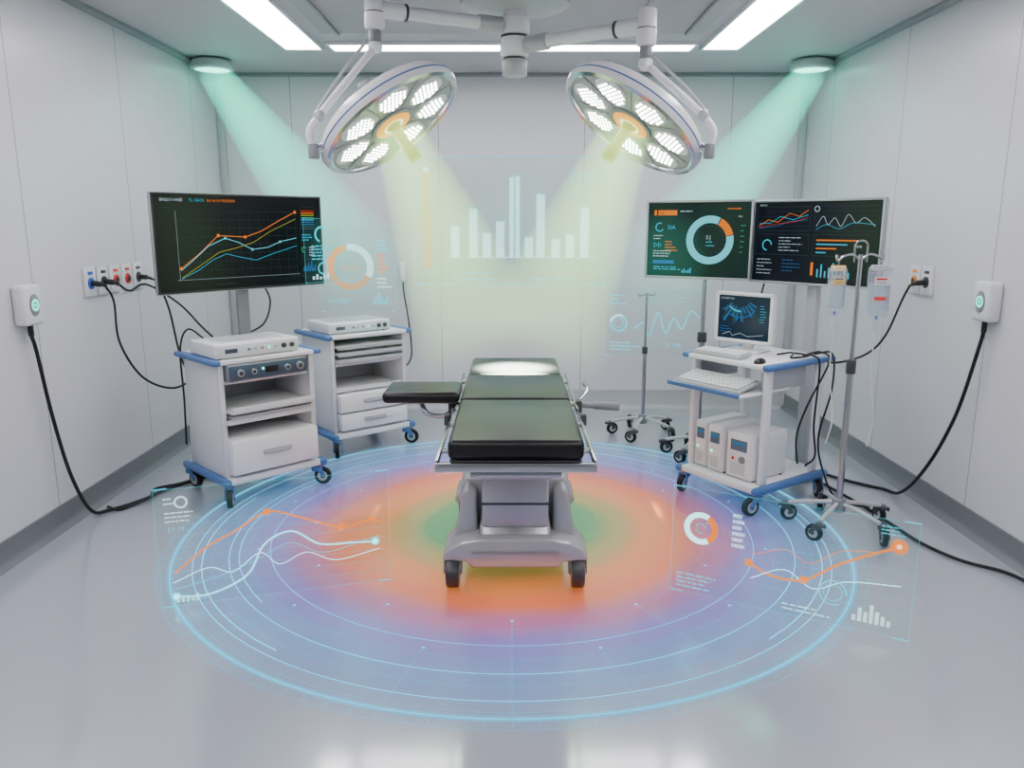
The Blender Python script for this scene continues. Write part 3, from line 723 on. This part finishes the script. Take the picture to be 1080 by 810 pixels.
# ------------------------------------------------------------ IV stands
iv1 = stand('iv_stand', 'steel wheeled drip stand holding two infusion bags', (1.81, 4.11), 12, 1.50, 5, .28, .017, 'iv stand')
hk = M()
for s in (-1, 1):
    hk.tube([(0, 0, 1.47), (s*.05, 0, 1.50), (s*.10, 0, 1.49), (s*.13, 0, 1.47), (s*.14, 0, 1.50)], .006, STEEL, 8)
hk.tube([(-.035, 0, 1.46), (-.035, 0, 1.55), (0, 0, 1.57), (.035, 0, 1.55), (.035, 0, 1.46)], .005, STEEL, 8); hk.make('hook', iv1)
def iv_bag(x, label, top, h, w_, full):
    rr = root('infusion_bag', label, 'iv bag', on(iv1, x, 0, top))
    b = M(); b.box((0, 0, -h/2-.02), (w_, .045, h), CLEAR, .020, seg=3); b.box((0, 0, -.03), (w_*.8, .02, .03), LGREY if not full else YELLOW, .006); b.make('bag_film', rr)
    b = M(); b.box((0, 0, -h*.62-.02), (w_*.88, .036, h*.62), LIQUID, .015, seg=3); b.make('liquid', rr)
    b = M(); b.box((0, -.0235, -.055-h*.16), (w_*.6, .002, h*.16), YELLOW if full else OFFW, 0); b.box((0, -.0250, -.05-h*.14), (w_*.45, .001, h*.04), BLUE if full else REDP, 0); b.box((0, -.0250, -.052-h*.20), (w_*.4, .001, h*.02), GREY, 0)
    if not full: b.box((0, -.0235, -.055-h*.5), (w_*.5, .002, h*.07), REDP, 0)
    for q in range(8): b.box((w_*.3, -.0236, -.05-h*.3-q*h*.06), (w_*.16, .001, .003), DGREY, 0)
    b.make('bag_label', rr)
    b = M(); b.tube([(0, 0, -.022), (0, 0, .0), (.004, 0, .012)], .004, STEEL, 8); b.make('hanger', rr)
    b = M(); z = -h-.03; b.cyl((0, 0, z), (0, 0, z-.07), .015, CLEAR); b.cyl((0, 0, z+.02), (0, 0, z), .007, BLUP); b.make('drip_chamber', rr)
    b = M(); b.tube([(0, 0, z-.07), (.0, 0, z-.3), (.03, -.01, z-.55), (.01, .0, z-.7)], .0035, TUBEM, 8); b.make('tube', rr)
iv_bag(-.125, 'clear infusion bag with a yellow label hanging from a drip stand', 1.46, .24, .095, True)
iv_bag(.125, 'clear infusion bag with white and red label on a drip stand', 1.46, .27, .125, False)
iv2 = stand('iv_stand', 'short empty steel drip stand by the back wall', (1.04, 6.05), 30, 1.13, 5, .26, .015, 'iv stand')
hk = M(); hk.tube([(-.08, 0, 1.13), (-.07, 0, 1.11), (0, 0, 1.12), (.07, 0, 1.11), (.08, 0, 1.13)], .006, STEEL, 8); hk.make('hook', iv2)

# ------------------------------------------------------------ wall sockets and chargers
def sockets(x, sx, ys, z, dz, cols, label):
    for i, yv in enumerate(ys):
        rr = root('wall_socket', label, 'wall socket', (x, yv, z), group='wall sockets')
        p = M(); p.box((-sx*.008, 0, 0), (.016, .125, dz), OFFW, .004); p.make('plate', rr)
        q = M(); q.cyl((-sx*.014, 0, -.01), (-sx*.024, 0, -.01), .034, cols[i], seg=20, bev=.002); q.cyl((-sx*.024, 0, -.01), (-sx*.026, 0, -.01), .02, BLACK, seg=16); q.make('outlet', rr)
        q = M(); q.box((-sx*.018, 0, .05), (.006, .05, .018), cols[i], .001); q.make('switch', rr)
sockets(-XW, -1, [4.64, 4.79, 4.94, 5.09, 5.24], 1.32, .17, [BLUP, BLACK, REDP, REDP, DGREY], 'white wall socket plate with a coloured outlet')
sockets(XW, 1, [4.72, 4.86], 1.32, .17, [DGREY, ORANGE], 'white wall socket plate with an outlet')
for sx, yv, zv in ((-1, 3.98, 1.25), (1, 4.06, 1.26)):
    rr = root('wall_charger', 'white rounded wall charger box with a glowing green ring', 'charger', (sx*XW, yv, zv), group='wall chargers')
    b = M(); b.box((-sx*.035, 0, 0), (.07, .155, .205), OFFW, .018, seg=3); b.make('housing', rr)
    b = M(); b.prism(ell(.040, .056), min(-sx*.066, -sx*.074), max(-sx*.066, -sx*.074), GREY, 'x', .002); b.make('bezel', rr)
    g = G(.10, .14); g.dot(.5, .5, .030, GREENL, 24); g.dot(.5, .5, .018, DISP, 24); g.dot(.5, .5, .009, GREENL)
    g.make('indicator', rr, (-sx*.0745, 0, 0), (0, 0, R(-90 if sx > 0 else 90)))
    b = M(); b.cyl((-sx*.035, 0, -.10), (-sx*.035, 0, -.16), .014, BLACK, seg=14); b.make('plug', rr)
hr = root('wall_handset', 'small white handset clipped on the back wall', 'handset', (-.96, YB, 1.22))
M().box((0, -.012, .02), (.05, .024, .10), LGREY, .006).make('holder', hr)
M().box((0, -.04, .02), (.055, .035, .17), WHITE, .014, seg=3).make('handset_body', hr)

def cable(pts, r=.008, label='black power cable hanging and lying on the floor', m=RUBBER, n=10):
    p = M(); p.tube(pts, r, m, 8, n=n); p.make('power_cable', None, label=label, category='cable')
def plug(p, sx):
    m_ = M(); m_.cyl((0, 0, 0), (-sx*.05, 0, -.005), .017, BLACK, seg=16, bev=.003); m_.cyl((-sx*.05, 0, -.005), (-sx*.08, 0, -.015), .01, BLACK, seg=12); m_.make('power_plug', None, p, label='black power plug in a wall socket', category='plug')
for p in ((-XW+.026, 4.64, 1.31), (-XW+.026, 4.79, 1.31), (-XW+.026, 5.24, 1.31)): plug(p, -1)
plug((XW-.026, 4.72, 1.31), 1)
cable([(-2.40, 4.64, 1.295), (-2.37, 4.66, 1.2), (-2.38, 4.7, .95), (-2.30, 4.78, .72), (-2.18, 4.92, .62), (-2.08, 5.02, .68), (-2.04, 5.05, .82)], .007, 'black cable hanging from a wall socket to a cart')
cable([(-2.40, 5.24, 1.295), (-2.34, 5.2, 1.27), (-2.26, 5.15, 1.1), (-2.2, 5.1, .85), (-2.15, 5.08, .72), (-2.08, 5.06, .74)], .007, 'black cable hanging from a wall socket to a cart')
cable([(-2.40, 4.79, 1.295), (-2.36, 4.85, 1.25), (-2.3, 4.95, 1.28), (-2.15, 5.05, 1.15), (-2.02, 5.06, 1.0), (-1.95, 5.06, .93)], .007, 'black cable running from a wall socket behind the monitor')
cable([(-2.465, 3.98, 1.09), (-2.46, 4.0, 1.0), (-2.45, 4.05, .65), (-2.43, 4.12, .3), (-2.40, 4.22, .06), (-2.36, 4.34, .012), (-2.24, 4.52, .012), (-2.18, 4.72, .012), (-2.08, 4.88, .012), (-1.9, 5.1, .012)], .010)
cable([(-2.40, 4.40, .010), (-2.30, 4.36, .010), (-2.2, 4.5, .03), (-2.26, 4.72, .010), (-2.12, 4.86, .010), (-1.98, 5.15, .010)], .008, 'thin black cable looped on the floor')
cable([(2.465, 4.06, 1.10), (2.46, 4.08, 1.0), (2.44, 4.18, .62), (2.41, 4.35, .28), (2.38, 4.55, .05), (2.34, 4.72, .012), (2.2, 4.86, .012), (2.1, 5.0, .012), (1.98, 5.12, .012)], .010)
cable([(2.39, 4.72, 1.295), (2.36, 4.74, 1.2), (2.3, 4.78, .98), (2.22, 4.85, .85), (2.08, 4.95, .78), (1.98, 5.0, .80)], .007, 'black cable hanging from a wall socket to a monitor column')
cable([(2.0, 4.85, .012), (2.08, 4.45, .012), (2.12, 4.12, .012), (2.15, 3.86, .012), (2.24, 3.64, .012), (2.38, 3.5, .012), (2.44, 3.3, .012)], .009, 'black cable lying across the glossy floor')
cable([on(C, .24, .1, .895), on(C, .30, .12, .90), on(C, .345, .12, .84), on(C, .35, .1, .5), on(C, .34, .15, .3), on(C, .28, .15, .22)], .006, 'black cable hanging beside the workstation cart')
cable([on(C, .20, .2, .888), on(C, .28, .22, .91), on(C, .35, .2, .86), on(C, .36, .0, .62), on(C, .35, -.06, .45), on(C, .3, .04, .26)], .006, 'black cable hanging beside the workstation cart')
cable([on(C, .22, .24, .888), on(C, .33, .26, .90), on(C, .37, .22, .7), on(C, .36, .14, .42), on(C, .37, .2, .2), on(C, .42, .3, .012), on(C, .6, .34, .012)], .006, 'black cable hanging from the cart to the floor')
cable([on(C, .10, .05, .888), on(C, .16, .12, .90), on(C, .22, .02, .888), on(C, .24, .16, .89), on(C, .12, .18, .888)], .006, 'black cable coiled on the cart top')
cable([(-.96, 6.93, 1.15), (-.95, 6.9, 1.05), (-.90, 6.8, .8), (-.86, 6.6, .55), (-.9, 6.35, .5), (-.98, 6.2, .62), (-1.05, 6.1, .8)], .007, 'dark handset cable hanging to a cart')
cable([(1.62, 5.05, 1.28), (1.60, 5.1, 1.1), (1.58, 5.12, .95), (1.66, 5.1, .7)], .006, 'black monitor cable hanging behind the cart')
cable([(-1.62, 5.12, 1.27), (-1.60, 5.18, 1.15), (-1.66, 5.2, 1.0), (-1.78, 5.1, .93)], .006, 'black monitor cable hanging behind the monitor')
cable([on(A, -.20, .14, .95), on(A, -.28, .2, 1.02), on(A, -.33, .22, .90), on(A, -.36, .15, .6), on(A, -.35, .2, .3)], .006, 'black cable hanging down beside the cart')

# ------------------------------------------------------------ holograms
def holo(label, p0, p1, zb, h, name='hologram_panel'):
    p0, p1 = Vector(p0), Vector(p1); d = p1-p0; w = d.length
    r = root(name, label, 'hologram', ((p0.x+p1.x)/2, (p0.y+p1.y)/2, zb), math.atan2(d.y, d.x))
    return r, G(w, h), w, h
def finish(r, g, w, h, pane=H_P, ft=.004):
    q = G(w, h); q.rect(0, 0, 1, 1, pane); q.make('pane', r, (0, 0, h/2))
    g.frame(0, 0, 1, 1, ft, H_F if ft < .005 else H_C)
    for u in (0, 1):
        for v in (0, 1):
            g.rect(min(u, abs(u-.06)), v-.005, max(u, abs(u-.06)), v+.005, H_C)
    g.make('hologram_graphics', r, (0, -.001, h/2))
random.seed(5)
r, g, w, h = holo('glowing pale green holographic bar chart before the wall', (-.825, 6.75), (.80, 6.75), 1.14, 1.06)
g.rect(.05, .12, .08, .87, H_OS); g.rect(.05, .08, .08, .12, H_W)
g.rect(.17, .78, .95, .786, H_W)
for u, t in ((.19, .54), (.285, .40), (.355, .59), (.425, .50), (.495, .16), (.525, .15), (.575, .62), (.635, .29), (.715, .64), (.79, .60), (.865, .39)):
    ww = .042 if u not in (.495, .525) else .022
    g.rect(u-.008, t-.02, u+ww+.008, .78, H_F); g.rect(u, t, u+ww, .78, H_W)
for k in range(7): g.rect(.14, .1+k*.1, .95, .103+k*.1, H_F)
for k in range(12): g.rect(.17+k*.07, .1, .172+k*.07, .78, H_F)
for k in range(24): g.rect(.17+k*.033, .80, .173+k*.033, .815 if k % 4 else .825, H_C)
g.text(.06, .92, 'Hi 0', .05, H_C); g.text(.20, .92, 'Ha  an inn  Illu.', .05, H_C); g.text(.74, .93, '52,.0', .045, H_C)
g.textrows(.2, .95, 1, .03, H_C, .3); g.textrows(.6, .95, 1, .03, H_C, .25)
g.ring(.84, .16, .03, .045, H_C, 20, 310); g.textrows(.9, .1, 4, .035, H_C, .06); g.textrows(.8, .25, 3, .03, H_F, .15)
g.text(.88, .16, 'Hb', .06, H_C)
finish(r, g, w, h, H_PG, .006)
r, g, w, h = holo('small holographic panel with an orange ring gauge', (-1.50, 6.2), (-.93, 6.25), .97, .66)
g.ring(.40, .47, .13, .18, H_OS, 100, 330); g.ring(.40, .47, .13, .18, H_O, 110, 200); g.ring(.40, .47, .13, .18, H_W, -28, 98); g.ring(.40, .47, .115, .12, H_F)
g.text(.24, .51, '1/1|:|/1', .06, H_O); g.textrows(.76, .15, 3, .05, H_C, .2, .025); g.textrows(.76, .32, 6, .04, H_O, .2, .02)
g.textrows(.76, .6, 3, .05, H_W, .2, .02); g.bars(.7, .92, .035, [.06, .1, .14, .09, .05, .1], .025, H_C); g.text(.08, .9, 'AIOEBS', .05, H_C)
for k in range(8): g.rect(.03, .08+k*.11, .97, .083+k*.11, H_F)
finish(r, g, w, h)
r, g, w, h = holo('faint holographic panel with a waveform trace', (.76, 6.35), (1.52, 6.15), .60, .55)
g.ring(.14, .52, .055, .072, H_C, 0, 360); g.ring(.14, .52, .055, .072, H_W, 60, 170); g.ring(.14, .52, .035, .040, H_C)
g.gline([(.3, .6), (.4, .5), (.46, .7), (.54, .35), (.62, .65), (.70, .42), (.78, .58), (.86, .32), (.95, .40)], .008, H_C, H_F)
g.textrows(.05, .1, 3, .06, H_C, .2, .02); g.textrows(.06, .8, 3, .05, H_C, .3, .02); g.text(.62, .85, 'SI 108', .05, H_C); g.textrows(.45, .12, 2, .06, H_F, .4, .02)
for k in range(7): g.rect(.28, .1+k*.12, .97, .103+k*.12, H_F)
finish(r, g, w, h)
r, g, w, h = holo('small green holographic widget beside the large monitor', (-1.36, 5.18), (-1.17, 5.38), 1.27, .42)
g.ring(.5, .25, .04, .055, H_C, 0, 250); g.textrows(.2, .42, 5, .05, H_C, .6, .02); g.ring(.5, .78, .03, .04, H_C); g.bars(.2, .95, .1, [.05, .08, .04, .07, .09], .06, H_W)
finish(r, g, w, h)
r, g, w, h = holo('translucent holographic chart panel standing on the floor', (-1.53, 3.16), (-.57, 3.44), .01, .54)
g.gline([(.06, .72), (.2, .52), (.33, .40), (.46, .27), (.58, .33), (.78, .47), (.90, .43), (.95, .46)], .005, H_O, H_OS)
g.gline([(.06, .92), (.2, .93), (.36, .80), (.44, .55), (.56, .46), (.68, .60), (.82, .62), (.92, .63)], .005, H_CB, H_C)
g.line([(.05, .80), (.2, .70), (.3, .76), (.42, .62), (.5, .74), (.62, .66), (.75, .76), (.95, .70)], .0032, H_CB, True)
g.line([(.05, .86), (.25, .78), (.4, .68), (.55, .56), (.7, .68), (.95, .58)], .003, H_C, True)
for u, v in ((.46, .27), (.78, .47), (.92, .42)): g.dot(u, v, .018, H_OS); g.dot(u, v, .011, H_O)
for u, v in ((.06, .92), (.93, .63)): g.dot(u, v, .022, H_C); g.dot(u, v, .014, H_CB)
g.ring(.11, .12, .02, .028, H_W); g.textrows(.04, .08, 2, .04, H_W, .05, .012); g.textrows(.04, .2, 3, .035, H_W, .12, .010); g.text(.05, .36, 'J.9 18', .03, H_C)
for k in range(7): g.rect(.05, .3+k*.1, .97, .304+k*.1, H_F)
g.bars(.06, .97, .02, [.02, .04, .05, .03, .06], .012, H_W); g.text(.1, .97, '[0]00', .04, H_C)
finish(r, g, w, h)
r, g, w, h = holo('translucent holographic gauge and trend panel standing on the floor', (.73, 3.35), (1.60, 2.88), .01, .50)
g.ring(.13, .37, .050, .075, H_CB, 60, 300); g.ring(.13, .37, .050, .075, H_O, -58, 58); g.ring(.13, .37, .020, .024, H_C, 0, 300)
g.textrows(.27, .18, 6, .055, H_W, .07, .03); g.textrows(.03, .82, 4, .04, H_C, .2, .015)
g.gline([(.35, .60), (.45, .68), (.58, .66), (.7, .48), (.8, .36), (.93, .22)], .006, H_O, H_OS)
g.line([(.36, .52), (.5, .42), (.6, .5), (.72, .34), (.85, .3)], .0032, H_O, True)
g.line([(.36, .74), (.5, .6), (.62, .72), (.75, .6), (.95, .55)], .0032, H_CB, True)
for u, v in ((.35, .60), (.58, .66)): g.dot(u, v, .020, H_OS); g.dot(u, v, .012, H_O)
g.dot(.93, .22, .034, H_OS); g.dot(.93, .22, .022, H_O); g.dot(.93, .22, .010, H_W)
g.bars(.78, .92, .022, [.05, .12, .09, .16, .11, .08, .05], .014, H_W); g.ring(.70, .72, .05, .056, H_C, 0, 300); g.ring(.70, .72, .035, .038, H_C)
g.textrows(.5, .9, 2, .04, H_W, .2, .012); g.textrows(.86, .06, 3, .03, H_C, .1, .010)
for k in range(5): g.rect(.3, .3+k*.12, .97, .304+k*.12, H_F)
finish(r, g, w, h)

# ------------------------------------------------------------ floor projection
CX, CY = .0, 4.15
fp = root('floor_projection', 'glowing circular projection with orange, violet and blue rings', 'projection', (CX, CY, 0))
gm = bpy.data.materials.new('floor_glow'); gm.use_nodes = True
nt = gm.node_tree; b = nt.nodes['Principled BSDF']
tc = nt.nodes.new('ShaderNodeTexCoord'); ln = nt.nodes.new('ShaderNodeVectorMath'); ln.operation = 'LENGTH'
nt.links.new(tc.outputs['Object'], ln.inputs[0])
nz = nt.nodes.new('ShaderNodeTexNoise'); nz.inputs['Scale'].default_value = 1.6; nt.links.new(tc.outputs['Object'], nz.inputs['Vector'])
ma = nt.nodes.new('ShaderNodeMath'); ma.operation = 'MULTIPLY_ADD'; nt.links.new(nz.outputs['Fac'], ma.inputs[0]); ma.inputs[1].default_value = .12; nt.links.new(ln.outputs['Value'], ma.inputs[2])
mr = nt.nodes.new('ShaderNodeMath'); mr.operation = 'DIVIDE'; nt.links.new(ma.outputs[0], mr.inputs[0]); mr.inputs[1].default_value = 2.0
def ramp(els):
    c = nt.nodes.new('ShaderNodeValToRGB'); nt.links.new(mr.outputs[0], c.inputs[0]); c.color_ramp.interpolation = 'EASE'
    while len(c.color_ramp.elements) > 1: c.color_ramp.elements.remove(c.color_ramp.elements[-1])
    c.color_ramp.elements[0].position = els[0][0]; c.color_ramp.elements[0].color = (*els[0][1], 1)
    for p, q in els[1:]:
        e = c.color_ramp.elements.new(p); e.color = (*q, 1)
    return c
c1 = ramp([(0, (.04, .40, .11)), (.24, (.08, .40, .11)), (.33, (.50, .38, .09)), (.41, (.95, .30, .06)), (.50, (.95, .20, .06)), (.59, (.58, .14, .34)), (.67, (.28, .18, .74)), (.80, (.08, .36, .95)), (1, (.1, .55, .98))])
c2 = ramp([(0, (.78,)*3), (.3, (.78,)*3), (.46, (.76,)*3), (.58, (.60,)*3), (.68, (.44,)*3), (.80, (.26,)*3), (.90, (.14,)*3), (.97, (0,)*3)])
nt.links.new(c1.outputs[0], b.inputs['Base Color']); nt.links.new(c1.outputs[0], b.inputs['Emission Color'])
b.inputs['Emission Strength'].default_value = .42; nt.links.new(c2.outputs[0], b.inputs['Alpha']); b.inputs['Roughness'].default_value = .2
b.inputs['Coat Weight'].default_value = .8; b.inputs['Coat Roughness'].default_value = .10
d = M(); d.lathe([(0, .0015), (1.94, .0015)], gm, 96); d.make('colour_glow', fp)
g = G(4, 4)
for rr, t, m in ((1.77, .006, H_L), (1.735, .003, H_L2), (1.67, .004, H_L), (1.58, .003, H_L2), (1.50, .004, H_L), (1.40, .003, H_L2), (1.30, .003, H_L), (1.83, .003, H_L2)):
    g.ring(.5, .5, rr-t/2, rr+t/2, m, 0, 360, 120)
g.ring(.5, .5, 1.755, 1.785, H_L2, 0, 360, 120)
g.ring(.5, .5, 1.625, 1.630, H_L, 165, 235); g.ring(.5, .5, 1.625, 1.630, H_L, -50, 10); g.ring(.5, .5, 1.45, 1.454, H_L, 150, 220)
for k in range(24):
    a = R(k*15); r0 = 1.36 if k % 2 else 1.10; r1 = 1.77
    g.line([(.5+r0*math.cos(a)/4, .5+r0*math.sin(a)/4), (.5+r1*math.cos(a)/4, .5+r1*math.sin(a)/4)], .003, H_L2)
    g.dot(.5+r0*math.cos(a)/4, .5+r0*math.sin(a)/4, .007, H_L)
for k in range(120):
    a = R(k*3); g.line([(.5+1.80*math.cos(a)/4, .5+1.80*math.sin(a)/4), (.5+1.825*math.cos(a)/4, .5+1.825*math.sin(a)/4)], .004, H_L2)
g.make('ring_lines', fp, (0, 0, .003), (R(-90), 0, 0))

# ------------------------------------------------------------ world
wd = bpy.data.worlds.new('world'); S.world = wd; wd.use_nodes = True
wd.node_tree.nodes['Background'].inputs[0].default_value = (.88, .86, .95, 1)
wd.node_tree.nodes['Background'].inputs[1].default_value = .28
